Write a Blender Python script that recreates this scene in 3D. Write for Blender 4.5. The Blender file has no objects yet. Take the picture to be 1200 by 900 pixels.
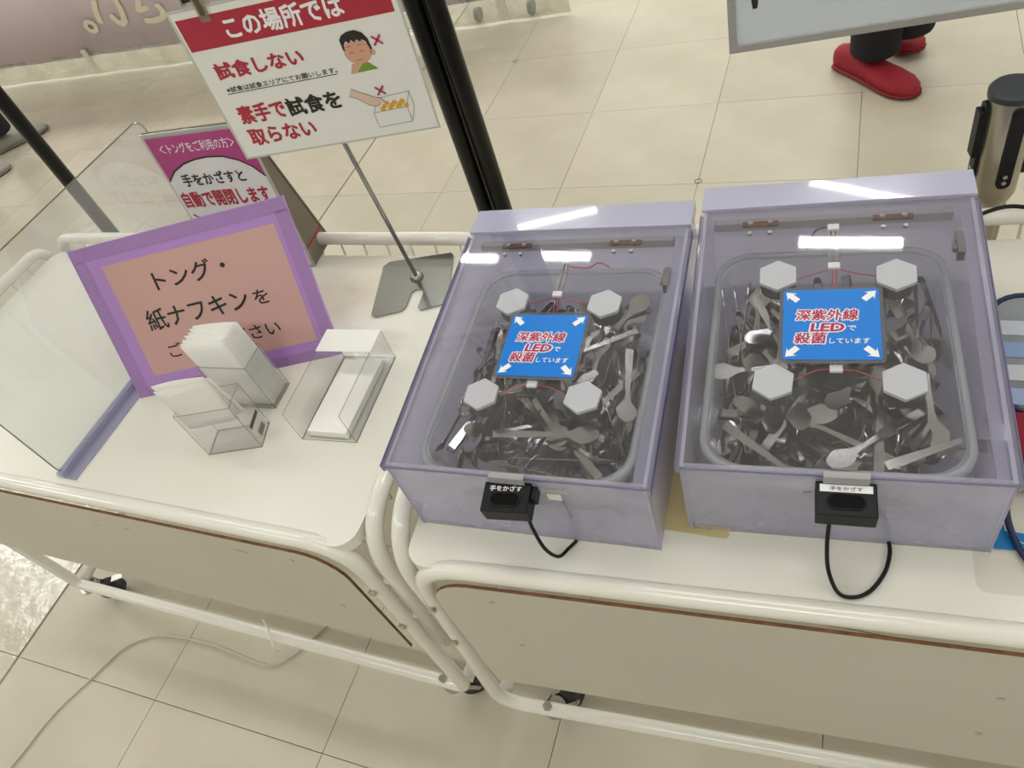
import bpy, bmesh, math, random
from mathutils import Vector, Matrix
PI = math.pi
random.seed(7)
C = bpy.context.scene.collection
sc = bpy.context.scene

# ------------------------------------------------------------------ camera, world, lights, exposure
cam_d = bpy.data.cameras.new('camera'); cam = bpy.data.objects.new('camera', cam_d); C.objects.link(cam)
cam_d.sensor_width = 36; cam_d.lens = 877.6/1200*36; cam_d.clip_start = .02
pit, rol, yaw = .8131, -.386, -.6008
fw = Vector((math.sin(yaw)*math.cos(pit), math.cos(yaw)*math.cos(pit), -math.sin(pit)))
r0 = Vector((math.cos(yaw), -math.sin(yaw), 0)); u0 = r0.cross(fw)
cr = math.cos(rol)*r0 + math.sin(rol)*u0; cu = -math.sin(rol)*r0 + math.cos(rol)*u0
M = Matrix((cr, cu, -fw)).transposed().to_4x4(); M.translation = (1.317, -1.9661, 1.4405)
cam.matrix_world = M
sc.camera = cam
sc.view_settings.view_transform = 'Standard'; sc.view_settings.look = 'None'
sc.view_settings.gamma = 1; sc.view_settings.use_curve_mapping = False
sc.view_settings.exposure = 0.0
sc.cycles.transparent_max_bounces = 32
sc.cycles.max_bounces = 8
w = bpy.data.worlds.new('world'); sc.world = w; w.use_nodes = True
w.node_tree.nodes['Background'].inputs[0].default_value = (1.0, .96, .87, 1)
w.node_tree.nodes['Background'].inputs[1].default_value = .30

def area(x, y, z, sx, sy, power, col=(.957, .99, 1)):
    d = bpy.data.lights.new('ceiling_lamp', 'AREA'); d.shape = 'RECTANGLE'; d.size = sx; d.size_y = sy
    d.energy = power; d.color = col
    o = bpy.data.objects.new('ceiling_lamp', d); C.objects.link(o); o.location = (x, y, z)
    return o
LAMPS = []   # (x, y, length, width, power) of tube fixtures under the ceiling, lit by area lamps just below their diffusers
for yy, pw in ((-3.4, 13), (-1.1, 5), (2.5, 16), (4.4, 18), (6.8, 24)):
    for xx in (-6.0, -3.6, -1.2, 1.2, 3.6): LAMPS.append((xx, yy, 1.2, .28, pw*(1.0 if xx > -3 else 1.7)))
for xx in (-4.8,): LAMPS.append((xx, -.60, 1.2, .28, 11))
LAMPS += [(-.72, .67, .58, .05, 3), (-.093, .69, .40, .05, 2.4), (1.39, .44, .42, .05, 2.4)]
TURN = {(-.34, 1.575): .33, (1.405, 1.745): -.36}   # two short angled fixtures, added for diagonal glints on the cases' rear strips
LAMPS += [(-.34, 1.575, .54, .05, 2.6), (1.405, 1.745, .56, .05, 2.6)]
for (x, y, L, wd, pw) in LAMPS: area(x, y, 2.985, L, wd, pw).rotation_euler.z = TURN.get((x, y), 0)

# ------------------------------------------------------------------ helpers
def lin(c):
    return tuple(((v/255)/12.92 if v/255 <= .04045 else ((v/255+.055)/1.055)**2.4) for v in c)
MATS = {}
def mat(name, rgb, rough=.5, metal=0, coat=0, noise=0, nscale=8, bump=0, bscale=60, dark=(.8, .8, .8), spec=.5, trans=0, objvar=0):
    if name in MATS: return MATS[name]
    m = bpy.data.materials.new(name); m.use_nodes = True; nt = m.node_tree; b = nt.nodes['Principled BSDF']
    col = lin(rgb) if max(rgb) > 1 else rgb
    b.inputs['Base Color'].default_value = (*col, 1); b.inputs['Roughness'].default_value = rough
    b.inputs['Metallic'].default_value = metal; b.inputs['Coat Weight'].default_value = coat
    b.inputs['Specular IOR Level'].default_value = spec
    if trans: b.inputs['Transmission Weight'].default_value = trans
    tc = nt.nodes.new('ShaderNodeTexCoord')
    last = None
    if noise:
        n = nt.nodes.new('ShaderNodeTexNoise'); n.inputs['Scale'].default_value = nscale; n.inputs['Detail'].default_value = 5
        nt.links.new(tc.outputs['Object'], n.inputs['Vector'])
        r = nt.nodes.new('ShaderNodeValToRGB'); r.color_ramp.elements[0].position = .38; r.color_ramp.elements[1].position = .62
        r.color_ramp.elements[0].color = (*[c*d for c, d in zip(col, dark)], 1); r.color_ramp.elements[1].color = (*col, 1)
        nt.links.new(n.outputs['Fac'], r.inputs['Fac'])
        mx = nt.nodes.new('ShaderNodeMix'); mx.data_type = 'RGBA'; mx.inputs[0].default_value = noise
        mx.inputs[6].default_value = (*col, 1); nt.links.new(r.outputs['Color'], mx.inputs[7])
        last = mx.outputs[2]
    if objvar:
        oi = nt.nodes.new('ShaderNodeObjectInfo'); mr = nt.nodes.new('ShaderNodeMapRange')
        mr.inputs[3].default_value = 1-objvar; mr.inputs[4].default_value = 1+objvar*.3
        nt.links.new(oi.outputs['Random'], mr.inputs[0])
        vm = nt.nodes.new('ShaderNodeVectorMath'); vm.operation = 'SCALE'
        if last: nt.links.new(last, vm.inputs[0])
        else: vm.inputs[0].default_value = col
        nt.links.new(mr.outputs[0], vm.inputs['Scale']); last = vm.outputs[0]
    if last: nt.links.new(last, b.inputs['Base Color'])
    if bump:
        n2 = nt.nodes.new('ShaderNodeTexNoise'); n2.inputs['Scale'].default_value = bscale; n2.inputs['Detail'].default_value = 3
        nt.links.new(tc.outputs['Object'], n2.inputs['Vector'])
        bp = nt.nodes.new('ShaderNodeBump'); bp.inputs['Strength'].default_value = bump; bp.inputs['Distance'].default_value = .01
        nt.links.new(n2.outputs['Fac'], bp.inputs['Height']); nt.links.new(bp.outputs[0], b.inputs['Normal'])
    MATS[name] = m; return m
def clear(name, tint=(.96, .96, .99), haze=0.0, hcol=(.8, .8, .85), rough=.02, gl=1.0, wear=0):
    """thin clear or milky plastic sheet: transparent + diffuse haze + fresnel-like gloss"""
    if name in MATS: return MATS[name]
    m = bpy.data.materials.new(name); m.use_nodes = True; nt = m.node_tree; N = nt.nodes; L = nt.links
    N.remove(N['Principled BSDF']); out = N['Material Output']
    t = N.new('ShaderNodeBsdfTransparent'); t.inputs[0].default_value = (*tint, 1)
    g = N.new('ShaderNodeBsdfGlossy'); g.inputs['Roughness'].default_value = rough; g.inputs[0].default_value = (gl, gl, gl, 1)
    d = N.new('ShaderNodeBsdfDiffuse'); d.inputs[0].default_value = (*hcol, 1)
    tl = N.new('ShaderNodeBsdfTranslucent'); tl.inputs[0].default_value = (*hcol, 1)
    dm = N.new('ShaderNodeMixShader'); dm.inputs[0].default_value = .45; L.new(d.outputs[0], dm.inputs[1]); L.new(tl.outputs[0], dm.inputs[2])
    a = N.new('ShaderNodeMixShader'); a.inputs[0].default_value = haze
    L.new(t.outputs[0], a.inputs[1]); L.new(dm.outputs[0], a.inputs[2])
    if wear:
        tc = N.new('ShaderNodeTexCoord'); n = N.new('ShaderNodeTexNoise'); n.inputs['Scale'].default_value = 9; n.inputs['Detail'].default_value = 6
        L.new(tc.outputs['Object'], n.inputs['Vector']); mr = N.new('ShaderNodeMapRange')
        mr.inputs[1].default_value = .35; mr.inputs[2].default_value = .75; mr.inputs[3].default_value = haze*(1-wear); mr.inputs[4].default_value = haze*(1+wear)
        L.new(n.outputs['Fac'], mr.inputs[0]); L.new(mr.outputs[0], a.inputs[0])
    lw = N.new('ShaderNodeLayerWeight'); lw.inputs[0].default_value = .5
    p = N.new('ShaderNodeMath'); p.operation = 'POWER'; p.inputs[1].default_value = 4; L.new(lw.outputs['Facing'], p.inputs[0])
    q = N.new('ShaderNodeMath'); q.operation = 'MULTIPLY_ADD'; q.inputs[1].default_value = .8; q.inputs[2].default_value = .045; L.new(p.outputs[0], q.inputs[0])
    f = N.new('ShaderNodeMixShader'); L.new(q.outputs[0], f.inputs[0]); L.new(a.outputs[0], f.inputs[1]); L.new(g.outputs[0], f.inputs[2])
    L.new(f.outputs[0], out.inputs[0]); MATS[name] = m; return m
def emis(name, rgb, s):
    if name in MATS: return MATS[name]
    m = bpy.data.materials.new(name); m.use_nodes = True; nt = m.node_tree; nt.nodes.remove(nt.nodes['Principled BSDF'])
    e = nt.nodes.new('ShaderNodeEmission'); e.inputs[0].default_value = (*rgb, 1); e.inputs[1].default_value = s
    nt.links.new(e.outputs[0], nt.nodes['Material Output'].inputs[0]); MATS[name] = m; return m

def obj(name, bm, m, parent=None, smooth=False, mw=None):
    me = bpy.data.meshes.new(name)
    bmesh.ops.recalc_face_normals(bm, faces=bm.faces)
    bm.to_mesh(me); bm.free()
    for mm in (m if isinstance(m, (list, tuple)) else [m]): me.materials.append(mm)
    if smooth:
        for p in me.polygons: p.use_smooth = True
    o = bpy.data.objects.new(name, me); C.objects.link(o)
    if parent: o.parent = parent
    if mw is not None: o.matrix_local = mw
    return o
def smooth_by_angle(o, deg=35):
    me = o.data
    for p in me.polygons: p.use_smooth = True
    bm = bmesh.new(); bm.from_mesh(me)
    for e in bm.edges:
        if len(e.link_faces) == 2 and e.calc_face_angle(0) > math.radians(deg): e.smooth = False
    bm.to_mesh(me); bm.free(); return o
def empty(name, label, cat, loc=(0, 0, 0), rz=0, group=None, mw=None):
    o = bpy.data.objects.new(name, None); C.objects.link(o); o.location = loc; o.rotation_euler = (0, 0, rz); o.empty_display_size = .05
    if mw is not None: o.matrix_world = mw
    return tag(o, label, cat, group)
def tag(o, label, cat, group=None):
    o['label'] = label; o['category'] = cat
    if group: o['group'] = group
    return o
def box(bm, x0, x1, y0, y1, z0, z1, bev=0):
    r = bmesh.ops.create_cube(bm, size=1); vs = r['verts']
    for v in vs: v.co = Vector((x0 if v.co.x < 0 else x1, y0 if v.co.y < 0 else y1, z0 if v.co.z < 0 else z1))
    if bev:
        es = list({e for v in vs for e in v.link_edges})
        bmesh.ops.bevel(bm, geom=es, offset=bev, segments=2, affect='EDGES', profile=.5)
    return bm
def B(*a, bev=0): return box(bmesh.new(), *a, bev=bev)
def tube(bm, pts, r, n=10, closed=False, caps=True):
    pts = [Vector(p) for p in pts]; rs = r if isinstance(r, (list, tuple)) else [r]*len(pts)
    rings = []; N = len(pts); up = None
    for i, p in enumerate(pts):
        if closed: t = (pts[(i+1) % N]-pts[i-1]).normalized()
        else: t = (pts[min(i+1, N-1)]-pts[max(i-1, 0)]).normalized()
        if up is None:
            up = Vector((0, 0, 1)) if abs(t.z) < .9 else Vector((1, 0, 0))
        a = t.cross(up)
        if a.length < 1e-4: a = t.cross(Vector((0, 1, 0)))
        a.normalize(); b2 = a.cross(t).normalized(); up = b2
        rings.append([bm.verts.new(p+rs[i]*(math.cos(2*PI*k/n)*a+math.sin(2*PI*k/n)*b2)) for k in range(n)])
    for i in range(N if closed else N-1):
        A, Bb = rings[i], rings[(i+1) % N]
        for k in range(n): bm.faces.new((A[k], A[(k+1) % n], Bb[(k+1) % n], Bb[k]))
    if caps and not closed:
        bm.faces.new(rings[0][::-1]); bm.faces.new(rings[-1])
    return bm
def T(pts, r, n=10, closed=False): return tube(bmesh.new(), pts, r, n, closed)
def rounded(pts, rad, closed=False, seg=6):
    """polyline with rounded corners"""
    pts = [Vector(p) for p in pts]; N = len(pts); out = []
    for i, p in enumerate(pts):
        if not closed and i in (0, N-1): out.append(p); continue
        rr = rad[i] if isinstance(rad, (list, tuple)) else rad
        a = (pts[i-1]-p); b = (pts[(i+1) % N]-p); la = min(rr, a.length*.49); lb = min(rr, b.length*.49)
        A = p+a.normalized()*la; Bb = p+b.normalized()*lb
        for k in range(seg+1):
            t = k/seg; out.append((1-t)**2*A+2*t*(1-t)*p+t*t*Bb)
    return out
def spline(pts, k=8):
    P = [Vector(p) for p in pts]; out = []
    for i in range(len(P)-1):
        a = P[max(i-1, 0)]; b = P[i]; c = P[i+1]; d = P[min(i+2, len(P)-1)]
        for j in range(k):
            t = j/k; out.append(.5*((2*b)+(c-a)*t+(2*a-5*b+4*c-d)*t*t+(3*b-a-3*c+d)*t**3))
    out.append(P[-1]); return out
def prism(bm, poly, z0, z1):
    """2D polygon in local xy extruded between z0 and z1"""
    lo = [bm.verts.new((x, y, z0)) for x, y in poly]; hi = [bm.verts.new((x, y, z1)) for x, y in poly]; n = len(poly)
    bm.faces.new(hi); bm.faces.new(lo[::-1])
    for i in range(n): bm.faces.new((lo[i], lo[(i+1) % n], hi[(i+1) % n], hi[i]))
    return bm
def P(poly, z0, z1): return prism(bmesh.new(), poly, z0, z1)
def flat(name, poly, z, m, parent, mw=None):
    """flat print: one polygon facing local +z"""
    bm = bmesh.new(); f = bm.faces.new([bm.verts.new((x, y, z)) for x, y in poly]); bm.normal_update()
    if f.normal.z < 0: f.normal_flip()
    bmesh.ops.triangulate(bm, faces=[f])
    me = bpy.data.meshes.new(name); bm.to_mesh(me); bm.free(); me.materials.append(m)
    o = bpy.data.objects.new(name, me); C.objects.link(o)
    if parent: o.parent = parent
    if mw is not None: o.matrix_local = mw
    return o
def rrect(x0, x1, y0, y1, r, n=5):
    out = []
    for cx, cy, a in ((x1-r, y1-r, 0), (x0+r, y1-r, 90), (x0+r, y0+r, 180), (x1-r, y0+r, 270)):
        for k in range(n+1):
            t = math.radians(a+90*k/n); out.append((cx+r*math.cos(t), cy+r*math.sin(t)))
    return out
def ell(cx, cy, a, b, n=24, t0=0, t1=360, rot=0):
    o = []; cr_, sr_ = math.cos(math.radians(rot)), math.sin(math.radians(rot))
    full = abs(t1-t0) >= 360
    for k in range(n if full else n+1):
        t = math.radians(t0+(t1-t0)*k/n); x, y = a*math.cos(t), b*math.sin(t); o.append((cx+cr_*x-sr_*y, cy+sr_*x+cr_*y))
    return o
def stroke(pts, wd):
    """2D polyline as a ribbon polygon"""
    L, R_ = [], []
    for i, (x, y) in enumerate(pts):
        a = pts[max(i-1, 0)]; b = pts[min(i+1, len(pts)-1)]; dx, dy = b[0]-a[0], b[1]-a[1]; l = math.hypot(dx, dy) or 1
        L.append((x-dy/l*wd/2, y+dx/l*wd/2)); R_.append((x+dy/l*wd/2, y-dx/l*wd/2))
    return L+R_[::-1]
def text(name, s, bbox, z, m, parent, bold=.02, mw=None, mirror=False, keep=False, fit=None, shear=0):
    """lettering as flat mesh filling bbox = (x0, x1, y0, y1); bold = stroke growth in em, made by merging shifted copies"""
    c = bpy.data.curves.new('lettering', 'FONT'); c.body = s; c.resolution_u = 2; c.shear = shear
    o = bpy.data.objects.new('lettering', c); C.objects.link(o); bpy.context.view_layer.update()
    src = bpy.data.meshes.new_from_object(o.evaluated_get(bpy.context.evaluated_depsgraph_get()))
    bpy.data.objects.remove(o); bpy.data.curves.remove(c)
    vs = [(v.co.x, v.co.y) for v in src.vertices]; fs = [tuple(p.vertices) for p in src.polygons]; bpy.data.meshes.remove(src)
    xs = [v[0] for v in vs]; ys = [v[1] for v in vs]
    ex = fit or (min(xs)-bold, max(xs)+bold, min(ys)-bold, max(ys)+bold)
    sx = (bbox[1]-bbox[0])/(ex[1]-ex[0]); sy = (bbox[3]-bbox[2])/(ex[3]-ex[2])
    k = 0 if bold < .004 else (4 if bold < .016 else 8)
    sh = [(0, 0)]+[(bold*math.cos(2*PI*i/k+.4), bold*math.sin(2*PI*i/k+.4)) for i in range(k)]
    if bold > .06: sh += [(.5*bold*math.cos(2*PI*i/6), .5*bold*math.sin(2*PI*i/6)) for i in range(6)]
    V, F = [], []
    for i, (dx, dy) in enumerate(sh):
        n = len(V)
        for x, y in vs:
            X = (x+dx-ex[0])*sx; V.append((bbox[1]-X if mirror else bbox[0]+X, bbox[2]+(y+dy-ex[2])*sy, z+i*2e-6))
        F += [tuple(n+q for q in (f[::-1] if mirror else f)) for f in fs]
    me = bpy.data.meshes.new(name); me.from_pydata(V, [], F); me.materials.append(m)
    o = bpy.data.objects.new(name, me); C.objects.link(o); o.parent = parent
    if mw is not None: o.matrix_local = mw
    return o, ex
def frame(X, Y, Z, yaw, tilt, roll=0):
    e = Vector((math.cos(yaw), math.sin(yaw), 0)); n = Vector((-math.sin(yaw), math.cos(yaw), 0))
    up = Vector((0, 0, math.cos(tilt)))+n*math.sin(tilt)
    e2 = e*math.cos(roll)+up*math.sin(roll); u2 = -e*math.sin(roll)+up*math.cos(roll)
    m = Matrix((e2, u2, e2.cross(u2))).transposed().to_4x4(); m.translation = (X, Y, Z); return m
def TR(x, y, z, rz=0, rx=0, ry=0):
    return Matrix.Translation((x, y, z)) @ Matrix.Rotation(rz, 4, 'Z') @ Matrix.Rotation(ry, 4, 'Y') @ Matrix.Rotation(rx, 4, 'X')

# materials
M_tile = mat('vinyl_tile', (.56, .515, .41), .42, noise=.55, nscale=5, dark=(.86, .85, .82), objvar=.05, bump=.04, bscale=18, spec=.3)
M_wax = mat('waxed_vinyl_tile', (.56, .515, .41), .16, noise=.55, nscale=5, dark=(.86, .85, .82), objvar=.05, bump=.22, bscale=26, spec=.6)
M_joint = mat('tile_joint', (.40, .36, .28), .8)
M_white = mat('white_enamel', (.79, .77, .70), .22, coat=.3, noise=.35, nscale=6, dark=(.93, .91, .86))
M_top = mat('white_laminate', (.78, .77, .70), .3, noise=.5, nscale=3, dark=(.93, .90, .84), bump=.02, bscale=12)
M_board = mat('cream_board', (.55, .52, .44), .5, noise=.4, nscale=3, dark=(.93, .92, .9))
M_chip = mat('raw_chipboard_edge', (.20, .085, .035), .8, noise=.8, nscale=60, dark=(.5, .5, .5))
M_rubber = mat('black_rubber', (.012, .012, .018), .45)
M_zinc = mat('zinc_plated_steel', (.55, .54, .50), .35, metal=.9)
M_chrome = mat('chrome_plate', (.33, .335, .325), .22, metal=1)
M_steel = mat('stainless_tong_steel', (.40, .40, .405), .20, metal=1, noise=.6, nscale=30, dark=(.7, .7, .7))
M_black = mat('black_plastic', (.007, .007, .009), .45, spec=.25)
M_blackp = mat('black_painted_pole', (.004, .004, .005), .3, spec=.25)
M_paper = mat('white_paper', (.80, .80, .76), .7)
M_napkin = mat('napkin_paper', (.86, .85, .80), .85, bump=.15, bscale=120)
M_lid = clear('clear_lid_sheet', (.98, .98, .99), .045, (.72, .71, .82), .03, wear=.5)
M_wall = clear('milky_lavender_sheet', (.90, .90, .94), .66, (.76, .74, .91), .06, wear=.15)
M_strip = mat('lavender_plastic', (.45, .445, .60), .16, coat=.8)
M_edge = mat('violet_cut_edge', (.17, .16, .30), .3)
M_lip = clear('lavender_lip', (.88, .88, .95), .4, (.60, .59, .72), .05)
M_front = clear('milky_front_sheet', (.92, .92, .95), .34, (.80, .79, .92), .05, wear=.2)
M_tub = clear('milky_white_tub', (.94, .94, .95), .40, (.66, .68, .70), .15)
M_rim = clear('milky_tub_rim', (.92, .92, .93), .62, (.70, .72, .74), .12)
M_acr = clear('clear_acrylic', (.955, .955, .96), .02, (.8, .8, .8), .015)
M_acre = clear('acrylic_edge', (.50, .50, .46), .35, (.42, .40, .36), .05)
M_screen = clear('screen_sheet', (.93, .94, .94), .12, (.80, .81, .82), .015)
M_rail = clear('clear_rail_extrusion', (.80, .80, .90), .42, (.66, .65, .78), .04)
M_red = mat('red_print', (.42, .020, .045), .5); M_pink = mat('crimson_print', (.42, .018, .09), .5)
M_blk = mat('black_print', (.012, .012, .012), .5)
M_blue = mat('blue_print', (.0, .19, .68), .35); M_wprint = mat('white_print', (.86, .86, .88), .5)
M_mag = mat('magenta_print', (.46, .055, .22), .45)
M_purple = mat('purple_tape', (.44, .24, .60), .25, coat=.3, bump=.1, bscale=25)
M_purple2 = mat('purple_tape_strip', (.36, .20, .47), .2, coat=.4, bump=.15, bscale=30)
M_salmon = mat('salmon_paper', (.58, .35, .32), .55)
M_card = mat('grey_brown_cardboard', (.22, .185, .135), .8, noise=.4, nscale=8)
M_hexw = mat('frosted_white_diffuser', (.62, .63, .66), .45)
M_wire = mat('red_wire', (.45, .01, .02), .4)
M_rust = mat('rusty_steel', (.22, .09, .06), .7, metal=.4, noise=.8, nscale=80)

# ------------------------------------------------------------------ floor, ceiling, walls
fl = obj('floor', B(-9, 5, -5, 9, -.06, -.0045), M_joint); fl['kind'] = 'structure'
Tt = .45; g = .0008; tm = {}
for i in range(-10, 5):
    for j in range(-5, 5):
        x0, x1 = i*Tt+g, (i+1)*Tt-g
        if i == -2: x1 = -Tt-.008
        wkey = (round(x1-x0, 4), i <= -2)
        if wkey not in tm:
            bm = B(0, x1-x0, 0, Tt-2*g, -.0045, 0); me = bpy.data.meshes.new('tile'); bm.to_mesh(me); bm.free(); me.materials.append(M_wax if i <= -2 else M_tile); tm[wkey] = me
        o = bpy.data.objects.new('tile', tm[wkey]); C.objects.link(o); o.parent = fl; o.location = (x0, j*Tt+g, 0)
rest = bmesh.new()
for a in ((-9, -10*Tt-g, -5, 9), (5*Tt+g, 5, -5, 9), (-10*Tt+g, 5*Tt-g, 5*Tt+g, 9), (-10*Tt+g, 5*Tt-g, -5, -5*Tt-g)): box(rest, *a, -.0045, 0)
obj('outer_paving', rest, M_tile, fl)['kind'] = 'stuff'
for (x, y) in ((-.0, .89), (.9, .012)):
    obj('screw_ring', T([(x+.011*math.cos(a*PI/8), y+.011*math.sin(a*PI/8), .0006) for a in range(16)], .0012, 6, True), mat('ring_dirt', (.2, .18, .14), .6), fl, True)
ce = obj('ceiling', B(-9, 5, -5, 9, 3.02, 3.1), mat('ceiling_paint', (.75, .75, .72), .9)); ce['kind'] = 'structure'
wb = obj('wall_back', B(-9, 5, 9, 9.1, 0, 3.02), mat('wall_paint', (.7, .68, .62), .8)); wb['kind'] = 'structure'
wf = obj('wall_front', B(-9, 5, -5.1, -5, 0, 3.02), MATS['wall_paint']); wf['kind'] = 'structure'
wr = obj('wall_right', B(5, 5.1, -5, 9, 0, 3.02), MATS['wall_paint']); wr['kind'] = 'structure'
wl = obj('wall_left', B(-9.1, -9, -5, 9, 0, 3.02), MATS['wall_paint']); wl['kind'] = 'structure'
for k, (x, y, L, wd, pw) in enumerate(LAMPS):
    t = empty('ceiling_light', 'linear ceiling light with white diffuser', 'light', (x, y, 3.02), TURN.get((x, y), 0), 'ceiling lights above the sales floor')
    obj('housing', B(-L/2-.02, L/2+.02, -wd/2-.015, wd/2+.015, -.022, -.001), M_white, t)
    obj('diffuser', B(-L/2, L/2, -wd/2, wd/2, -.027, -.0225), emis('lamp_glow', (1, .97, .9), 6), t)

# ------------------------------------------------------------------ carts
def make_caster(parent, x, y, z, ang, name='caster'):
    c = bpy.data.objects.new(name, None); C.objects.link(c); c.parent = parent; c.matrix_local = TR(x, y, z, ang); c.empty_display_size = .03
    # local: swivel at the origin (bar height), wheel trails along +y
    wb_ = bmesh.new(); pts = []
    n = 20
    WY = .046
    prof = [(-.0135, .018), (-.0140, .027), (-.010, .031), (.010, .031), (.0140, .027), (.0135, .018)]
    rings = [[wb_.verts.new((px, WY+r*math.cos(2*PI*k/n), -z+.030+r*math.sin(2*PI*k/n))) for k in range(n)] for px, r in prof]
    for a, b in zip(rings, rings[1:]):
        for k in range(n): wb_.faces.new((a[k], a[(k+1) % n], b[(k+1) % n], b[k]))
    wb_.faces.new(rings[0][::-1]); wb_.faces.new(rings[-1])
    smooth_by_angle(obj('wheel', wb_, M_rubber, c))
    f = bmesh.new()
    for s in (-1, 1):
        pr_ = [(.006, -.012), (.024, -.012), (WY+.006, -z+.030), (WY+.002, -z+.022), (WY-.006, -z+.026)]
        lo = [f.verts.new((s*.0145, y_, z_)) for y_, z_ in pr_]; hi = [f.verts.new((s*.0165, y_, z_)) for y_, z_ in pr_]
        f.faces.new(lo); f.faces.new(hi[::-1])
        for q in range(5): f.faces.new((lo[q], lo[(q+1) % 5], hi[(q+1) % 5], hi[q]))
    box(f, -.0165, .0165, .004, .026, -.016, -.012)
    obj('fork', f, M_zinc, c)
    s = bmesh.new(); tube(s, [(0, .010, -.024), (0, .010, -.0165)], .021, 18); tube(s, [(0, 0, -.013), (0, 0, .016)], .006, 10)
    obj('swivel', s, M_zinc, c)
    obj('bolt', T([(0, 0, .0115), (0, 0, .018)], [.0085, .0085], 6), M_zinc, c)
    a = bmesh.new(); tube(a, [(-.018, WY, -z+.030), (.018, WY, -z+.030)], .006, 8); obj('axle', a, M_zinc, c)
    if name == 'caster':
        l = bmesh.new(); box(l, -.008, .008, .066, .096, -z+.060, -z+.063)
        obj('brake_pedal', l, M_zinc, c)
    return c
def make_cart(name, label, loc, rz, W, xl, xr, lean_l, lean_r, bz, blr, blz, scr):
    D = .60; r = .0125
    t = empty(name, label, 'cart', loc, rz, None)
    ztop, zr, zb = .628, .655, .085
    # front frame loop
    p = [(xl+lean_l, 0, zb), (xl, 0, ztop), (xr, 0, ztop), (xr+lean_r, 0, zb)]
    obj('front_frame', T(rounded(p, [blr, .075, .075, .022], True, 7), r, 14, True), M_white, t, True)
    obj('rear_rail', T(rounded([(.02, D, zb), (.02, D, zr), (W-.02, D, zr), (W-.02, D, zb)], [.02, .05, .05, .02], True, 6), r, 14, True), M_white, t, True)
    for s, x in ((0, 0.0), (1, W)):
        pts = [(x, .012, .30), (x, .014, zr), (x, D-.03, zr), (x, D-.03, zb), (x, .03, zb)]
        xx = (xl+lean_l+.004) if s == 0 else (xr+lean_r-.004)
        pts[-1] = (xx, .012, zb)
        o_ = obj('side_rail', T(rounded(pts, [0, .10, .05, .03, 0], False, 8), r, 14), M_white, t, True)
        for zz in (.52, .40):
            xa = (xl+lean_l*(1-(zz-zb)/(ztop-zb))) if s == 0 else (xr+lean_r*(1-(zz-zb)/(ztop-zb)))
            bm = bmesh.new(); xb = x
            tube(bm, [(min(xa, xb)-.004, .010, zz), (max(xa, xb)+.004, .010, zz)], .007, 10); obj('clamp', bm, M_white, t, True)
            obj('bolt', T([(xa, -.017, zz), (xa, -.0125, zz)], .0065, 12), M_zinc, t)
        # pins between side rail and table
        yy = .09
        while yy < D-.06:
            sgn = 1 if s == 0 else -1
            obj('rail_pin', T([(x, yy, zr-.008), (x+sgn*.003, yy, zr-.038), (x+sgn*.016, yy, zr-.040)], .0022, 6), M_white, t, True); yy += .052
    xx = .05
    while xx < W-.05:
        obj('rail_pin', T([(xx, D, zr-.008), (xx, D-.004, zr-.036), (xx, D-.02, zr-.040)], .0022, 6), M_white, t, True); xx += .052
    tp = obj('tabletop', P(rrect(.018, W-.020, -.002, D-.022, .03), .610, .631), M_top, t)
    # front board with rounded top corners, set in front of the tube
    bx0, bx1 = blz
    poly = [(bx0, bz), (bx1, bz)]
    top = .619
    for k in range(7):
        a = math.radians(90*k/6); poly.append((bx1-.06+.06*math.cos(a), top-.06+.06*math.sin(a)))
    for k in range(7):
        a = math.radians(90+90*k/6); poly.append((bx0+.06+.06*math.cos(a), top-.06+.06*math.sin(a)))
    mw = Matrix(((1, 0, 0, 0), (0, 0, 1, -.0132), (0, 1, 0, 0), (0, 0, 0, 1)))
    bm = P(poly, -.0045, 0); bm.faces.ensure_lookup_table(); bm.normal_update()
    o = obj('front_board', bm, [M_board, M_chip], t, False, mw)
    for pl in o.data.polygons: pl.material_index = 0 if abs(pl.normal.z) > .5 else 1
    for (sx, sz) in scr:
        if bx0 < sx < bx1: obj('screw', T([(sx, -.0187, sz), (sx, -.0174, sz)], .004, 10), M_zinc, t)
    return t
SCL = ((1.045, .590), (1.058, .445), (.12, .525), (.12, .405)); SCR = ((.132, .583), (.136, .443), (.70, .50), (.70, .375))
cartL = make_cart('display_cart', 'white tubular display cart under the napkin boxes and purple-bordered sign', (-.41, -1.6205, 0), -.0105, 1.175, .032, 1.147, .062, -.003, .315, .022, (.052, 1.128), SCL)
def stained_top():
    m = M_top.copy(); m.name = 'white_laminate_with_stain'; nt = m.node_tree; b = nt.nodes['Principled BSDF']; src = b.inputs['Base Color'].links[0].from_socket
    tc = nt.nodes.new('ShaderNodeTexCoord'); ds = nt.nodes.new('ShaderNodeVectorMath'); ds.operation = 'DISTANCE'; ds.inputs[1].default_value = (.905, .475, .631)
    n = nt.nodes.new('ShaderNodeTexNoise'); n.inputs['Scale'].default_value = 22; n.inputs['Detail'].default_value = 6
    nt.links.new(tc.outputs['Object'], ds.inputs[0]); nt.links.new(tc.outputs['Object'], n.inputs['Vector'])
    mr = nt.nodes.new('ShaderNodeMapRange'); mr.inputs[1].default_value = .12; mr.inputs[2].default_value = .02; nt.links.new(ds.outputs['Value'], mr.inputs[0])
    mu = nt.nodes.new('ShaderNodeMath'); mu.operation = 'MULTIPLY'; nt.links.new(mr.outputs[0], mu.inputs[0]); nt.links.new(n.outputs['Fac'], mu.inputs[1])
    mx = nt.nodes.new('ShaderNodeMix'); mx.data_type = 'RGBA'; mx.inputs[7].default_value = (.56, .47, .33, 1)
    nt.links.new(mu.outputs[0], mx.inputs[0]); nt.links.new(src, mx.inputs[6]); nt.links.new(mx.outputs[2], b.inputs['Base Color']); return m
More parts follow.
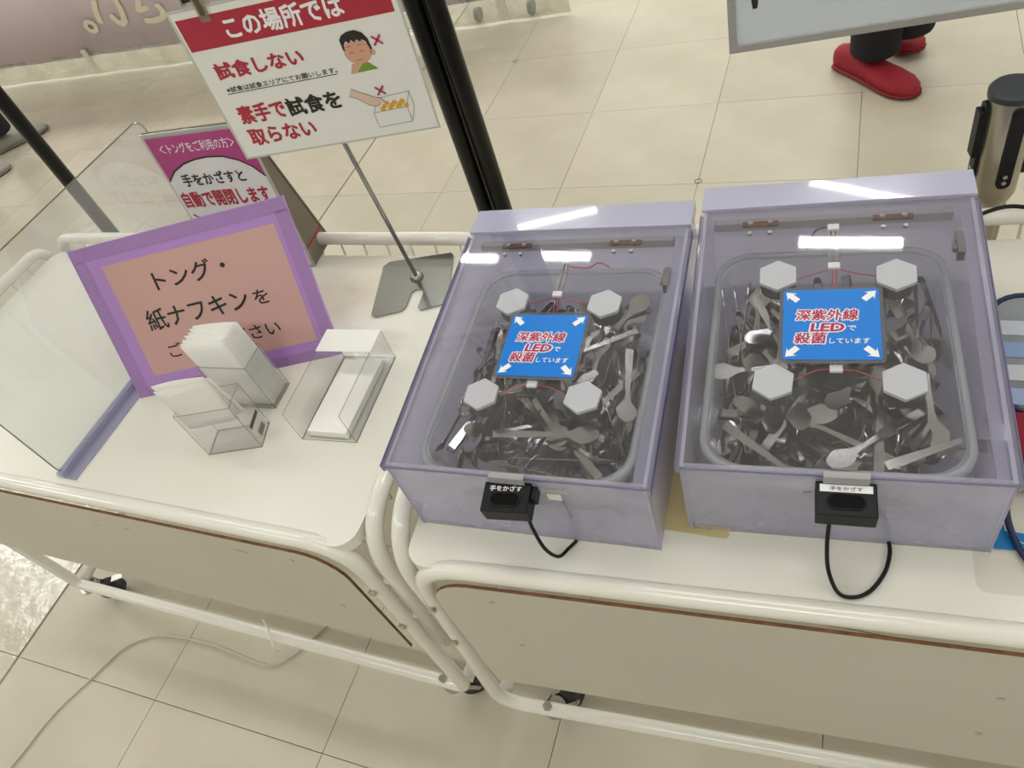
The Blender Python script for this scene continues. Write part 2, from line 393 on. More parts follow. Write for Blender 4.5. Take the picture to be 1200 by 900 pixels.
for ch in cartL.children:
    if ch.name.startswith('tabletop'): ch.data.materials[0] = stained_top()
rs = random.Random(4)
for (cx, cz, rx_, rz_) in ((.948, .585, .020, .0030), (.70, .575, .012, .0016), (.62, .56, .010, .0014), (.30, .50, .007, .0012)):
    poly = [(cx+rx_*math.cos(a)*rs.uniform(.6, 1.1), cz+rz_*math.sin(a)*rs.uniform(.5, 1.3)) for a in [2*PI*k/16 for k in range(16)]]
    flat('scuff_mark', poly, .0003, mat('grey_scuff', (.33, .31, .27), .7), cartL, Matrix(((1, 0, 0, 0), (0, 0, -1, -.0177), (0, 1, 0, 0), (0, 0, 0, 1))))
cartR = make_cart('display_cart', 'white tubular display cart carrying the two lavender cases', (.812, -1.640, 0), math.radians(3.8), 1.16, .030, 1.13, -.035, 0, .268, .06, (.048, 1.11), SCR)
for x, y, a, n in ((.095, 0, -1.0, 'caster'), (1.100, .0, -.85, 'caster'), (.1, .56, .5, 'caster'), (1.07, .56, .4, 'caster')): make_caster(cartL, x, y, .085, a, n)
for x, y, a, n in ((.088, 0, -.45, 'caster'), (1.07, .0, .3, 'caster'), (.1, .56, .5, 'caster'), (1.05, .56, .2, 'caster')): make_caster(cartR, x, y, .085, a, n)
TOP = .631
# cable tie on the bar of the left cart and the thin cord on the floor
tag(obj('cable_tie', T(spline([(.293, -1.622, .16), (.285, -1.628, .12), (.292, -1.65, .085), (.287, -1.652, .062), (.283, -1.645, .05)]), .0018, 6), M_wprint, None, True),
    'thin white cable tie looped over the lower bar of the napkin cart', 'cable tie')
tag(obj('floor_cord', T(spline([(-.30, -2.16, .004), (-.261, -1.991, .004), (-.241, -1.891, .004), (-.20, -1.80, .004), (-.16, -1.718, .004), (-.10, -1.676, .004), (-.025, -1.662, .004), (.08, -1.66, .004), (.169, -1.668, .004), (.24, -1.67, .004), (.285, -1.640, .004), (.34, -1.55, .004)]), .0022, 8), mat('pale_cord', (.55, .51, .41), .6), None, True),
    'thin pale cord curving across the floor under the napkin cart', 'cord')

# ------------------------------------------------------------------ tong
def tong_mesh(L=.125, spread=.011, pad=.0125, mname='tong'):
    bm = bmesh.new(); th = .0009
    def wid(s):   # half width along the arm 0..1 (1 = paddle end)
        if s < .12: return .0050
        if s < .70: return .0050+(.0024-.0050)*((s-.12)/.58)
        t = (s-.70)/.30
        return .0024*(1-t) + pad*math.sqrt(max(0, 1-(2*t-1)**2))*min(1, t*2.2) + .0012
    arms = []
    ts = [0, .06, .12, .3, .5, .64, .70, .74, .79, .85, .91, .96, .985, 1.0]
    path = []
    for t in reversed(ts): path.append((L*t, -(.0045+(spread)*t), t))
    for k in range(1, 6):
        a = -PI/2-PI*k/6; path.append((.0045*math.cos(a), .0045*math.sin(a)*1.0, 0))
    for t in ts: path.append((L*t, .0045+spread*t, t))
    # normal offset for thickness
    rows = []
    for i, (x, z, t) in enumerate(path):
        a = path[max(i-1, 0)]; b = path[min(i+1, len(path)-1)]; dx, dz = b[0]-a[0], b[1]-a[1]; l = math.hypot(dx, dz) or 1
        nx, nz = -dz/l*th/2, dx/l*th/2; w_ = wid(t)
        if i in (0, len(path)-1): w_ = .003
        rows.append([bm.verts.new((x+nx, -w_, z+nz)), bm.verts.new((x+nx, w_, z+nz)), bm.verts.new((x-nx, w_, z-nz)), bm.verts.new((x-nx, -w_, z-nz))])
    for a, b in zip(rows, rows[1:]):
        for k in range(4): bm.faces.new((a[k], a[(k+1) % 4], b[(k+1) % 4], b[k]))
    bm.faces.new(rows[0][::-1]); bm.faces.new(rows[-1])
    bmesh.ops.recalc_face_normals(bm, faces=bm.faces)
    me = bpy.data.meshes.new(mname); bm.to_mesh(me); bm.free(); me.materials.append(M_steel); return me
TONGS = [tong_mesh(pad=.0105), tong_mesh(.135, .014, .010), tong_mesh(.115, .009, .0115)]

# ------------------------------------------------------------------ lavender cases
def make_case(loc, rz, W, D, h1, h2, h3, sd, lu, label, which):
    t = empty('tong_case', label, 'case', (*loc, TOP), rz, None)
    th = .004; ls = D-sd; sl = (h2-h1)/ls; ang = math.atan(sl)
    def wall(name, poly, axis, at, m=M_wall):
        # polygon (a, z) extruded by th along the axis
        bm = P(poly, 0, th)
        if axis == 'x': mw = Matrix(((0, 0, 1, at), (1, 0, 0, 0), (0, 1, 0, 0), (0, 0, 0, 1)))
        else: mw = Matrix(((1, 0, 0, 0), (0, 0, 1, at), (0, 1, 0, 0), (0, 0, 0, 1)))
        return obj(name, bm, m, t, False, mw)
    sp = [(0, 0), (D, 0), (D, h3-.002), (ls, h2-.002), (0, h1-.003)]
    wall('side_wall', sp, 'x', 0); wall('side_wall', sp, 'x', W-th)
    wall('front_wall', [(th, 0), (W-th, 0), (W-th, h1-.003), (th, h1-.003)], 'y', 0, M_front)
    wall('back_wall', [(th, 0), (W-th, 0), (W-th, h3-.002), (th, h3-.002)], 'y', D-th)
    obj('bottom_plate', B(th, W-th, th, D-th, .0005, .004), M_wall, t)
    # joints of the body show as paler lines
    for x in (0, W):
        obj('corner_joint', B(x-.0006 if x else -.0006, x+.0006 if x else .0006, -.0008, .0045, 0, h1-.004), mat('glue_line', (.42, .39, .48), .5), t)
    # rear fixed strip
    obj('rear_strip', B(-.003, W+.003, ls, D+.002, h2-.001, h3+.0015, bev=.0006), M_strip, t)
    obj('rear_strip_lip', B(W+.0005, W+.003, ls-.002, D, h2-.012, h2-.0012), M_lip, t)
    obj('hinge_bar', B(.012, W-.02, ls-.010, ls-.001, h2-.026, h2-.014), mat('grey_hinge_bar', (.36, .34, .36), .4), t)
    for hx in (.07, W-.085):
        h = bmesh.new(); box(h, hx-.022, hx+.022, ls-.016, ls-.008, h2-.016, h2-.013); obj('hinge', h, M_rust, t)
        for d in (-.012, .012):
            obj('hinge_bolt', T([(hx+d, ls-.013, h2-.013), (hx+d, ls-.013, h2-.010)], .0032, 8), M_zinc, t)
            obj('hinge_bolt', T([(hx+d, ls-.034, h2-.013), (hx+d, ls-.034, h2-.009)], .0028, 8), M_zinc, t)
    # lid group frame: sloping plane
    LM = Matrix.Translation((0, 0, h1)) @ Matrix.Rotation(ang, 4, 'X')
    LL = ls/math.cos(ang)
    lid = obj('lid', B(-.003, W+.003, -.003, LL-.002, -.003, 0), M_lid, t, False, LM)
    obj('lid_edge', B(-.0035, W+.0035, -.0042, -.0030, -.0034, .0002), M_edge, lid)
    for s in (0, 1):
        x = -.0035 if s == 0 else W+.0005
        obj('lid_lip', B(x-.0005, x+.0035, -.0036, LL-.004, -.0125, -.0031), M_lip, lid)
        xe = -.0048 if s == 0 else W+.0041
        obj('lid_edge', B(xe, xe+.0008, -.004, LL-.004, -.0128, .0002), M_edge, lid)
        if s: obj('inner_ledge', B(W-.016, W-.005, .004, LL-.012, -.010, -.0065), M_lip, lid)
    # led modules
    for (hx, hy) in ((.093, .262), (.220, .258), (.091, .110), (.220, .112)):
        hx += (0 if which else .002)
        mo = obj('led_module', T([(hx, hy, -.026), (hx, hy, -.009)], .0205, 16), M_black, t, False, LM)
        rot = 30+random.uniform(-6, 6)
        def hexa(r): return [(hx+r*math.cos(math.radians(rot+60*k)), hy+r*.98*math.sin(math.radians(rot+60*k))) for k in range(6)]
        bm = P(hexa(.0235), -.009, -.0042); obj('diffuser', bm, M_hexw, mo)
    # blue label card
    card = obj('label_card', P(rrect(lu-.004, lu+.104, .1305, .2365, .006), .0004, .0012), clear('card_sleeve', (.72, .72, .74), .35, (.40, .40, .43), .1), t, False, LM)
    flat('blue_print', rrect(lu, lu+.100, .1345, .2325, .003), .0016, M_blue, card)
    def lt(s, b, bold=.022, col=M_pink, outline=True, shear=.12):
        bb = (lu+b[0], lu+b[1], .1345+b[2], .1345+b[3])
        o, ex = text('lettering', s, bb, .0024, col, card, bold, shear=shear)
        if outline: text('lettering_outline', s, bb, .0020, M_wprint, card, bold+.085, fit=ex, shear=shear)
    lt('深紫外線', (.0135, .0780, .0530, .0690)); lt('LED', (.0285, .0640, .0375, .0495), .04)
    lt('殺菌', (.0120, .0460, .0210, .0365)); lt('で', (.0670, .0755, .0385, .0455), .015, M_wprint, False); lt('しています', (.0480, .0890, .0210, .0285), .015, M_wprint, False)
    def arrow(cx, cy, dx, dy):
        # tip at (cx,cy) pointing along (dx,dy)
        l = math.hypot(dx, dy); dx, dy = dx/l, dy/l; nx, ny = -dy, dx
        q = [(0, 0), (-.010, .0075), (-.0075, .0035), (-.018, .0035), (-.018, -.0035), (-.0075, -.0035), (-.010, -.0075)]
        flat('arrow', [(lu+cx+a*dx+b*nx, .1345+cy+a*dy+b*ny) for a, b in q], .0020, M_wprint, card)
    arrow(.003, .0945, -1, 1); arrow(.097, .0945, 1, 1); arrow(.003, .0035, -1, -1); arrow(.097, .0035, 1, -1)
    # white clips and wires under the lid
    for cv in (.337, .275, .128): obj('wire_clip', B(.155-.0065, .155+.0065, cv-.0045, cv+.0045, -.0080, -.0042, bev=.0006), M_wprint, t, False, LM)
    zz = -.008
    def wire(pts, m=M_wire, r=.0008): obj('wire', T(spline([(a, b, c) for a, b, c in pts], 6), r, 6), m, t, True, LM)
    wire([(.154, .275, zz), (.1535, .25, zz-.004), (.1545, .232, zz)]); wire([(.157, .275, zz), (.158, .25, zz-.006), (.156, .232, zz)])
    wire([(.155, .273, zz), (.135, .268, zz-.003), (.115, .262, zz-.004)]); wire([(.156, .273, zz), (.18, .266, zz-.003), (.20, .262, zz-.004)])
    wire([(.153, .128, zz), (.135, .128, zz-.002), (.112, .117, zz-.006)]); wire([(.157, .128, zz), (.178, .127, zz-.002), (.20, .118, zz-.006)])
    wire([(.153, .335, zz), (.152, .31, zz-.003), (.154, .277, zz)], M_black, .0009); wire([(.157, .335, zz), (.159, .305, zz-.003), (.156, .277, zz)])
    if which: wire([(.150, .340, zz), (.135, .338, zz-.004), (.126, .322, zz-.02)], M_black, .001)
    else: wire([(.160, .327, zz), (.185, .328, zz-.004), (.20, .335, zz-.002), (.215, .328, zz-.004)], M_wire, .001)
    tb = bmesh.new()
    for dx in (-.0035, .0035): tube(tb, [(.155+dx, .283, -.0075), (.155+dx, .318, -.0075)], .003, 8)
    obj('wire_sleeve', tb, M_tub, t, True, LM)
    # latch
    lx = W-.021
    la = bmesh.new(); box(la, lx-.002, lx+.006, .288, .320, -.020, -.0045, bev=.001); box(la, lx-.006, lx+.001, .296, .306, -.014, -.008, bev=.001)
    tube(la, [(lx-.003, .312, -.009), (lx+.003, .312, -.009)], .006, 10)
    obj('latch', la, mat('dark_zinc', (.20, .19, .19), .4, metal=.8), t, False, LM)
    # hand sensor clipped on the front
    sx0, sw, sa = (.134, .056, 0.0) if which else (.130, .055, .06)
    SM = Matrix.Translation((sx0+sw/2, -.004, h1-.010)) @ Matrix.Rotation(sa, 4, 'Z') @ Matrix.Rotation(math.radians(8), 4, 'X')
    sb = B(-sw/2, sw/2, -.036, 0, -.026, 0, bev=.0015)
    se = obj('hand_sensor', sb, M_black, t, False, SM)
    flat('sensor_window', rrect(-.016, .016, -.028, -.0145, .0066), .0003, mat('sensor_glass', (.002, .002, .002), .5, spec=.1), se)
    bm = bmesh.new(); ring = rrect(-.0172, .0172, -.0292, -.0133, .0078); tube(bm, [(a, b, .0003) for a, b in ring], .0011, 6, True)
    obj('window_rim', bm, M_black, se, True)
    if which:
        flat('label_tape', [(-.024, -.0115), (.024, -.0115), (.024, -.0035), (-.024, -.0035)], .0004, M_wprint, se)
        text('lettering', '手をかざす', (-.015, .015, -.0100, -.0055), .0007, M_blk, se, .01)
    else: text('lettering', '手をかざす', (-.020, .018, -.0115, -.0048), .0006, M_wprint, se, .02)
    br = bmesh.new(); box(br, -.021, .021, -.0030, .0035, .0022, .0032); box(br, -.021, .021, -.0040, -.0028, -.008, .0032)
    obj('sensor_bracket', br, mat('clear_grey_bracket', (.36, .35, .36), .3), t, False, Matrix.Translation((sx0+sw/2, -.003, h1-.002)))
    if not which:
        obj('sensor_bracket', B(sw/2+.0002, sw/2+.006, -.018, -.002, -.02, -.004, bev=.001), M_black, se)
        obj('clear_tag', B(.197, .224, -.0014, -.0002, h1-.030, h1-.024), M_zinc, t); obj('clear_tag', B(.197, .213, -.0014, -.0002, h1-.045, h1-.034), M_paper, t)
        cp = [(.176, -.022, h1-.040), (.180, -.030, .075), (.188, -.036, .040), (.197, -.030, .012), (.204, -.014, .004), (.212, -.002, .004)]
    else:
        cp = [(.148, -.030, h1-.042), (.147, -.040, .06), (.150, -.050, .022), (.160, -.066, .006), (.176, -.068, .004), (.192, -.058, .004), (.206, -.036, .004), (.212, -.014, .004), (.212, .0, .004)]
    obj('sensor_cable', T(spline(cp, 8), .0022, 8), M_black, t, True)
    return t
caseL = dict(loc=(.8364, -1.5779), rz=.042, W=.3135, D=.4357, h1=.140, h2=.1645, h3=.1668, sd=.048, lu=.107)
caseR = dict(loc=(1.1776, -1.5302), rz=.070, W=.307, D=.412, h1=.1354, h2=.1755, h3=.178, sd=.0445, lu=.100)
make_case(label='lavender plastic case of tongs with a worn lid, next to the metal sign base', which=0, **caseL)
make_case(label='lavender plastic case of tongs at the right, sensor with white tape strip', which=1, **caseR)
# milky tubs
def make_tub(case, label, inset):
    t = empty('tub', label, 'tub', (*case['loc'], TOP+.0045), case['rz'])
    W, D = case['W'], case['D']; x0, x1, y0, y1 = inset
    prof = [(.030, .002, 0), (.028, .004, 0), (.014, .085, 1), (.010, .100, 1), (.0, .1005, 1), (.0, .0935, 1)]
    bm = bmesh.new(); rings = []
    for ins, z, _ in prof:
        rings.append([bm.verts.new((a, b, z)) for a, b in rrect(x0+ins, x1-ins, y0+ins, y1-ins, .045-ins*.5, 8)])
    n = len(rings[0])
    for a, b in zip(rings, rings[1:]):
        for k in range(n): bm.faces.new((a[k], a[(k+1) % n], b[(k+1) % n], b[k]))
    bm.faces.new(rings[0][::-1])
    o = obj('body', bm, M_tub, t); smooth_by_angle(o, 50)
    obj('rim', T([(a, b, .1008) for a, b in rrect(x0+.004, x1-.004, y0+.004, y1-.004, .041, 8)], .0042, 8, True), M_rim, t, True)
make_tub(caseL, 'milky plastic tub inside the left lavender case', (.016, .290, .014, .372))
make_tub(caseR, 'milky plastic tub inside the right lavender case', (.014, .286, .014, .362))

def local(case, u, v, w_, az, pit_=0, rol_=0):
    return Matrix.Translation((*case['loc'], TOP)) @ Matrix.Rotation(case['rz'], 4, 'Z') @ Matrix.Translation((u, v, w_)) @ Matrix.Rotation(az, 4, 'Z') @ Matrix.Rotation(pit_, 4, 'Y') @ Matrix.Rotation(rol_, 4, 'X')
def put_tong(case, me, a, b, w0, w1, roll, label, group=None):
    """from the bend end a to the paddle end b (case coordinates)"""
    az = math.atan2(b[1]-a[1], b[0]-a[0]); l = math.hypot(b[0]-a[0], b[1]-a[1])
    o = bpy.data.objects.new('tong', me); C.objects.link(o)
    o.matrix_world = local(case, a[0], a[1], w0, az, -math.atan2(w1-w0, l), roll)
    return tag(o, label, 'tongs', group)
def pile(case, n, ins, label, group, seed, deep=120):
    rnd = random.Random(seed); x0, x1, y0, y1 = ins; k = 0; joined = bmesh.new()
    while k < n:
        me = TONGS[rnd.choice((0, 0, 1, 2))]; L = .13
        f = k/n; zc = .014+.078*f**.8
        az = rnd.choice((rnd.uniform(0, 2*PI), rnd.gauss(PI/2, .5), rnd.gauss(-PI/2, .5)))
        ax, ay = rnd.uniform(x0, x1), rnd.uniform(y0, y1); bx, by = ax+L*math.cos(az), ay+L*math.sin(az)
        sh = .012*(1-f)
        if not (x0+sh < bx < x1-sh and y0+sh < by < y1-sh): continue
        d = rnd.uniform(-.022, .022) if zc > .03 else rnd.uniform(-.005, .005)
        roll = rnd.choice((rnd.uniform(-.5, .5), PI/2+rnd.uniform(-.3, .3), PI/2+rnd.uniform(-.3, .3), PI/2+rnd.uniform(-.2, .2), rnd.uniform(-1.4, 1.4)))
        if f > .86 and k % 2: roll = rnd.uniform(-.35, .35)
        if k < deep:
            tmp = me.copy(); tmp.transform(local(case, ax, ay, zc-d/2, math.atan2(by-ay, bx-ax), -math.atan2(d, L), roll)); joined.from_mesh(tmp); bpy.data.meshes.remove(tmp); k += 1; continue
        mx_, my_ = (ax+bx)/2/case['W'], (ay+by)/2/case['D']
        zone = ('front' if my_ < .33 else 'middle' if my_ < .56 else 'rear')+' '+('left' if mx_ < .42 else 'centre' if mx_ < .60 else 'right')
        lay = 'halfway down' if f < .72 else 'lying near the top'
        put_tong(case, me, (ax, ay), (bx, by), zc-d/2, zc+d/2, roll, 'steel tongs %s in the %s part of the %s' % (lay, zone, label), '%s tongs %s, %s' % (group, lay, zone)); k += 1
    o = bpy.data.objects.new('tong_heap', bpy.data.meshes.new('tong_heap')); joined.to_mesh(o.data); joined.free(); o.data.materials.append(M_steel); C.objects.link(o)
    tag(o, 'deep layers of steel tongs below the visible ones in the '+label, 'tongs'); o['kind'] = 'stuff'
pile(caseL, 258, (.040, .268, .036, .330), 'left lavender case', 'left case', 3)
pile(caseR, 258, (.034, .266, .034, .330), 'right lavender case', 'right case', 11)
for a, b, w0, w1, roll, lb in (
    ((.108, .080), (.238, .082), .098, .096, .15, 'bright steel tongs lying crosswise near the front of the left case'),
    ((.268, .215), (.281, .085), .090, .086, 1.2, 'steel tongs standing on edge against the right wall of the left tub'),
    ((.052, .170), (.046, .045), .080, .080, 1.45, 'steel tongs on edge at the front left corner of the left tub'),
    ((.235, .262), (.245, .130), .092, .094, 1.5, 'hairpin-like steel tongs between label and right wall in the left case'),
    ((.205, .190), (.250, .070), .096, .094, 1.4, 'narrow steel tongs seen edge-on below the right LED of the left case')):
    put_tong(caseL, TONGS[1], a, b, w0, w1, roll, lb)
for a, b, w0, w1, roll, lb in (
    ((.140, .175), (.034, .158), .092, .088, 0, 'steel tongs with round paddle at the left wall of the right tub'),
    ((.085, .055), (.142, .160), .096, .096, .25, 'bright steel tongs lying diagonally below the label in the right case'),
    ((.195, .030), (.199, .112), .094, .098, .1, 'steel tongs pointing rearward in the middle front of the right case'),
    ((.040, .085), (.110, .030), .092, .088, .5, 'shiny steel tongs at the front left corner of the right tub'),
    ((.255, .312), (.262, .180), .094, .090, 1.3, 'long steel tongs on edge along the right side of the right tub'),
    ((.045, .180), (.040, .315), .094, .094, 1.5, 'hairpin-like steel tongs along the left side of the right tub'),
    ((.060, .180), (.056, .318), .092, .092, 1.45, 'hairpin-like steel tongs second from the left wall of the right tub'),
    ((.240, .105), (.175, .045), .096, .098, .1, 'steel tongs with round paddle near the front centre of the right case'),
    ((.205, .040), (.268, .072), .090, .086, .2, 'dull steel tongs with paddle at the front right corner of the right tub')):
    put_tong(caseR, TONGS[1] if abs(roll) > 1 else TONGS[0], a, b, w0, w1, roll, lb)
# ------------------------------------------------------------------ napkin boxes
def open_box(name, label, mw, W, D, H, front=True):
    t = empty(name, label, 'napkin holder', mw=mw); th = .002
    if front: obj('front_wall', B(0, W, 0, th, 0, H), M_acr, t)
    obj('back_wall', B(0, W, D-th, D, 0, H), M_acr, t)
    obj('side_wall', B(0, th, th, D-th, 0, H), M_acr, t); obj('side_wall', B(W-th, W, th, D-th, 0, H), M_acr, t)
    obj('base_plate', B(th, W-th, th, D-th, .0003, th), M_acr, t)
    e = .0005
    for a, b in (((0, 0, H), (W, 0, H)), ((W, 0, H), (W, D, H)), ((W, D, H), (0, D, H)), ((0, D, H), (0, 0, H)), ((0, 0, 0), (W, 0, 0)), ((W, 0, 0), (W, D, 0)), ((W, D, 0), (0, D, 0)), ((0, D, 0), (0, 0, 0)),
                 ((0, 0, 0), (0, 0, H)), ((W, 0, 0), (W, 0, H)), ((W, D, 0), (W, D, H)), ((0, D, 0), (0, D, H))):
        if not front and a[1] == 0 and b[1] == 0 and a[2] == H: continue
        obj('polished_edge', T([(a[0], a[1], max(a[2], e)), (b[0], b[1], max(b[2], e))], e, 4), M_acre, t)
    return t
def sheet_mesh(W, H, bulge, fold=0, seed=0):
    """folded paper napkin standing in local xz, slightly wavy, two plies"""
    rnd = random.Random(seed); bm = bmesh.new(); nx, nz = 6, 5; th = .0009
    ph = rnd.uniform(0, 6)
    rows = []
    for s in (0, 1):
        g_ = [[bm.verts.new((W*i/nx, s*th+bulge*math.sin(PI*i/nx)*(j/nz)+.0006*math.sin(ph+3*i/nx), H*j/nz+(.0015*math.sin(ph+2*i/nx) if j == nz else 0))) for i in range(nx+1)] for j in range(nz+1)]
        rows.append(g_)
        for j in range(nz):
            for i in range(nx):
                q = (g_[j][i], g_[j][i+1], g_[j+1][i+1], g_[j+1][i]); bm.faces.new(q if s == 0 else q[::-1])
    a, b = rows
    for i in range(nx): bm.faces.new((a[nz][i], a[nz][i+1], b[nz][i+1], b[nz][i])); bm.faces.new((a[0][i+1], a[0][i], b[0][i], b[0][i+1]))
    for j in range(nz): bm.faces.new((a[j+1][0], b[j+1][0], b[j][0], a[j][0])); bm.faces.new((a[j][nx], b[j][nx], b[j+1][nx], a[j+1][nx]))
    return bm
# left front box
mA = TR(.4233, -1.5225, TOP, math.radians(16.5))
tA = open_box('napkin_holder', 'small clear acrylic box nearest the table edge, price sticker on its side', mA, .0935, .0485, .098)
sm = Matrix.Translation((.0936, .006, .012)) @ Matrix(((0, 0, 1, 0), (1, 0, 0, 0), (0, 1, 0, 0), (0, 0, 0, 1)))
st = flat('price_sticker', [(0, -.008), (.037, -.008), (.037, .032), (0, .032)], 0.0002, mat('sticker_grey', (.62, .60, .56), .5), tA, sm)
flat('sticker_bar', [(.001, .0235), (.036, .0235), (.036, .0310), (.001, .0310)], .0004, mat('dark_print', (.07, .06, .05), .5), st)
for k in range(9): flat('barcode_bar', [(.009+.0024*k, -.003), (.0105+.0024*k, -.003), (.0105+.0024*k, .009), (.009+.0024*k, .009)], .0004, MATS['dark_print'], st)
for k, (dx, dy, dz, rz_, tl) in enumerate(((-.0, .010, .056, .03, .0), (.002, .016, .064, -.02, .06), (.008, .022, .059, -.10, .12))):
    o = obj('paper_napkin', sheet_mesh(.088, .092, .002, seed=k), M_napkin, None, True)
    o.matrix_world = mA @ Matrix.Translation((-.001+dx, dy, dz)) @ Matrix.Rotation(-.03, 4, 'Y') @ Matrix.Rotation(tl, 4, 'X')
    tag(o, ('front one of the three napkins in the box with the price sticker', 'middle one of the three napkins in the box with the price sticker', 'rear one of the three napkins in the box with the price sticker')[k], 'napkin', 'napkins in the box with the price sticker')
# full box behind
mB = TR(.4015, -1.4255, TOP, math.radians(2.5))
open_box('napkin_holder', 'clear acrylic box packed full of napkins in front of the purple sign', mB, .0935, .052, .098)
NB = 24; shm = [None]*4
for k in range(NB):
    if shm[k % 4] is None:
        o = obj('paper_napkin', sheet_mesh(.089, .1, .0012, seed=20+k), M_napkin, None, True); shm[k % 4] = o
    else:
        o = shm[k % 4].copy(); C.objects.link(o)
    f = k/(NB-1)
    o.matrix_world = mB @ Matrix.Translation((.0045-random.uniform(0, .0012), .0030+.0440*f, .003)) @ Matrix.Rotation(-.055, 4, 'Y') @ Matrix.Scale((.142+random.uniform(-.0015, .0015))/.1, 4, (0, 0, 1))
    tag(o, 'white paper napkin standing in the tightly packed stack before the purple sign', 'napkin', 'napkins packed in the full box')
# long tray at right
mC = TR(.577, -1.473, TOP, math.radians(3.0))
tC = open_box('napkin_tray', 'clear acrylic tray with white card strip across its rear, open in front', mC, .098, .170, .064, front=False)
obj('card_strip', B(-.001, .099, .124, .171, .0645, .0652), M_paper, tC)
for k in range(7):
    o = obj('paper_napkin', B(0, .070, 0, .145, 0, .0018, bev=.0004), M_napkin)
    o.matrix_world = mC @ TR(.014+random.uniform(-.001, .001), .006+random.uniform(-.001, .001), .0023+.0020*k, -.02+random.uniform(-.006, .006))
    tag(o, 'white paper napkin lying flat in the stack inside the long acrylic tray', 'napkin', 'napkins lying in the tray')

# ------------------------------------------------------------------ purple sign
FM = frame(.1988, -1.4298, TOP, .348, .4176)
t = empty('counter_sign', 'salmon sign with purple tape border leaning behind the napkin boxes', 'sign', mw=FM)
pw_, ph_ = .3854, .2712
obj('backing_board', B(0, pw_, 0, ph_, -.006, 0), M_purple, t)
flat('salmon_sheet', [(.0465, .0342), (.3545, .0338), (.3560, .2350), (.0463, .2352)], .0004, M_salmon, t)
for q in ((.002, pw_-.002, ph_-.022, ph_-.001), (.001, .022, .001, ph_-.02), (pw_-.022, pw_-.001, .001, ph_-.02), (.02, pw_-.02, .0005, .018)):
    obj('tape_strip', B(q[0], q[1], q[2], q[3], .0002, .0006), M_purple2, t)
text('lettering', 'トング・', (.1225, .2520, .1750, .2085), .0009, M_blk, t, .012)
text('lettering', '紙ナフキン', (.0790, .2660, .1110, .1485), .0009, M_blk, t, .012)
text('lettering', 'を', (.2760, .3020, .1145, .1395), .0009, M_blk, t, .010)
text('lettering', 'ご利用ください', (.0920, .3000, .0580, .0845), .0009, M_blk, t, .008)
bs = bmesh.new()
lo = [(.14, .0, -.0065), (.24, .0, -.0065), (.24, .24, -.0065), (.14, .24, -.0065)]
FMi = FM.inverted(); foot = [FMi @ (FM @ Vector((x, 0, 0)) + Vector((-math.sin(.348)*.17, math.cos(.348)*.17, 0))) for x in (.14, .24)]
v = [bs.verts.new(p_) for p_ in (foot[0], foot[1], Vector((.24, .20, -.0065)), Vector((.14, .20, -.0065)), foot[0]+Vector((0, 0, -.002)), foot[1]+Vector((0, 0, -.002)), Vector((.24, .203, -.0085)), Vector((.14, .203, -.0085)))]
for q in ((0, 1, 2, 3), (7, 6, 5, 4), (0, 4, 5, 1), (1, 5, 6, 2), (3, 2, 6, 7), (0, 3, 7, 4)): bs.faces.new([v[i] for i in q])
obj('back_strut', bs, M_card, t)

# ------------------------------------------------------------------ magenta headed A4 sign on cardboard easel
FP = frame(.1678, -1.0997, TOP, .0704, .0833)
t = empty('counter_sign', 'white laminated sign with magenta header on a cardboard easel, behind the purple sign', 'sign', mw=FP)
W_, H_ = .2239, .2998
obj('laminated_sheet', B(0, W_, 0, H_, 0, .0008), clear('laminate_film', (.9, .9, .88), .75, (.72, .74, .70), .08), t)
PX = .006; paper = flat('paper', [(PX, .006), (W_-PX, .006), (W_-PX, H_-.0085), (PX, H_-.0085)], .0010, M_paper, t)
arc = [(PX+.0003, .2066), (.03, .2255), (.06, .2385), (.09, .2445), (.118, .2467), (.15, .2445), (.18, .234), (.20, .2205), (W_-PX-.0003, .200)]
flat('magenta_header', arc+[(W_-PX, H_-.0085), (PX, H_-.0085)], .0013, M_mag, t)
flat('arc_line', stroke(arc, .003), .0016, M_blk, t)
text('lettering', '＜トングをご利用の方＞', (.026, .190, .2590, .2785), .0016, M_wprint, t, .008)
text('lettering', '手をかざすと', (.035, .175, .193, .2185), .0016, M_blk, t, .025)
text('lettering', '自動で開閉します', (.010, .207, .1490, .1830), .0016, M_red, t, .035)
text('lettering', '手', (.070, .080, .125, .135), .0016, M_blk, t, .02)
flat('arc_line', stroke([(.014, .135), (.04, .115), (.08, .10), (.12, .097), (.17, .105), (.21, .13)], .003), .0016, M_blk, t)
cb = bmesh.new(); FPi = FP.inverted()
def up(x, y, z): return FPi @ (Matrix.Translation((.1678, -1.0997, TOP)) @ Matrix.Rotation(.0704, 4, 'Z') @ Vector((x, y, z)))
for x in (0.004, W_-.006):
    ez = bmesh.new()
    a_ = [up(x, .003, 0), up(x, .078, 0), up(x, .0285, .292)]; b_ = [up(x+.003, .003, 0), up(x+.003, .078, 0), up(x+.003, .0285, .292)]
    va = [ez.verts.new(p_) for p_ in a_]; vb = [ez.verts.new(p_) for p_ in b_]
    ez.faces.new(va); ez.faces.new(vb[::-1])
    for q in range(3): ez.faces.new((va[q], va[(q+1) % 3], vb[(q+1) % 3], vb[q]))
    obj('easel_side', ez, M_card, t)
eb = bmesh.new(); va = [eb.verts.new(up(*p_)) for p_ in ((0, .080, 0), (W_-.002, .080, 0), (W_-.002, .030, .298), (0, .030, .298), (0, .083, 0), (W_-.002, .083, 0), (W_-.002, .033, .298), (0, .033, .298))]
for q in ((0, 1, 2, 3), (7, 6, 5, 4), (0, 4, 5, 1), (1, 5, 6, 2), (3, 2, 6, 7), (0, 3, 7, 4)): eb.faces.new([va[i] for i in q])
obj('easel_back', eb, M_card, t)
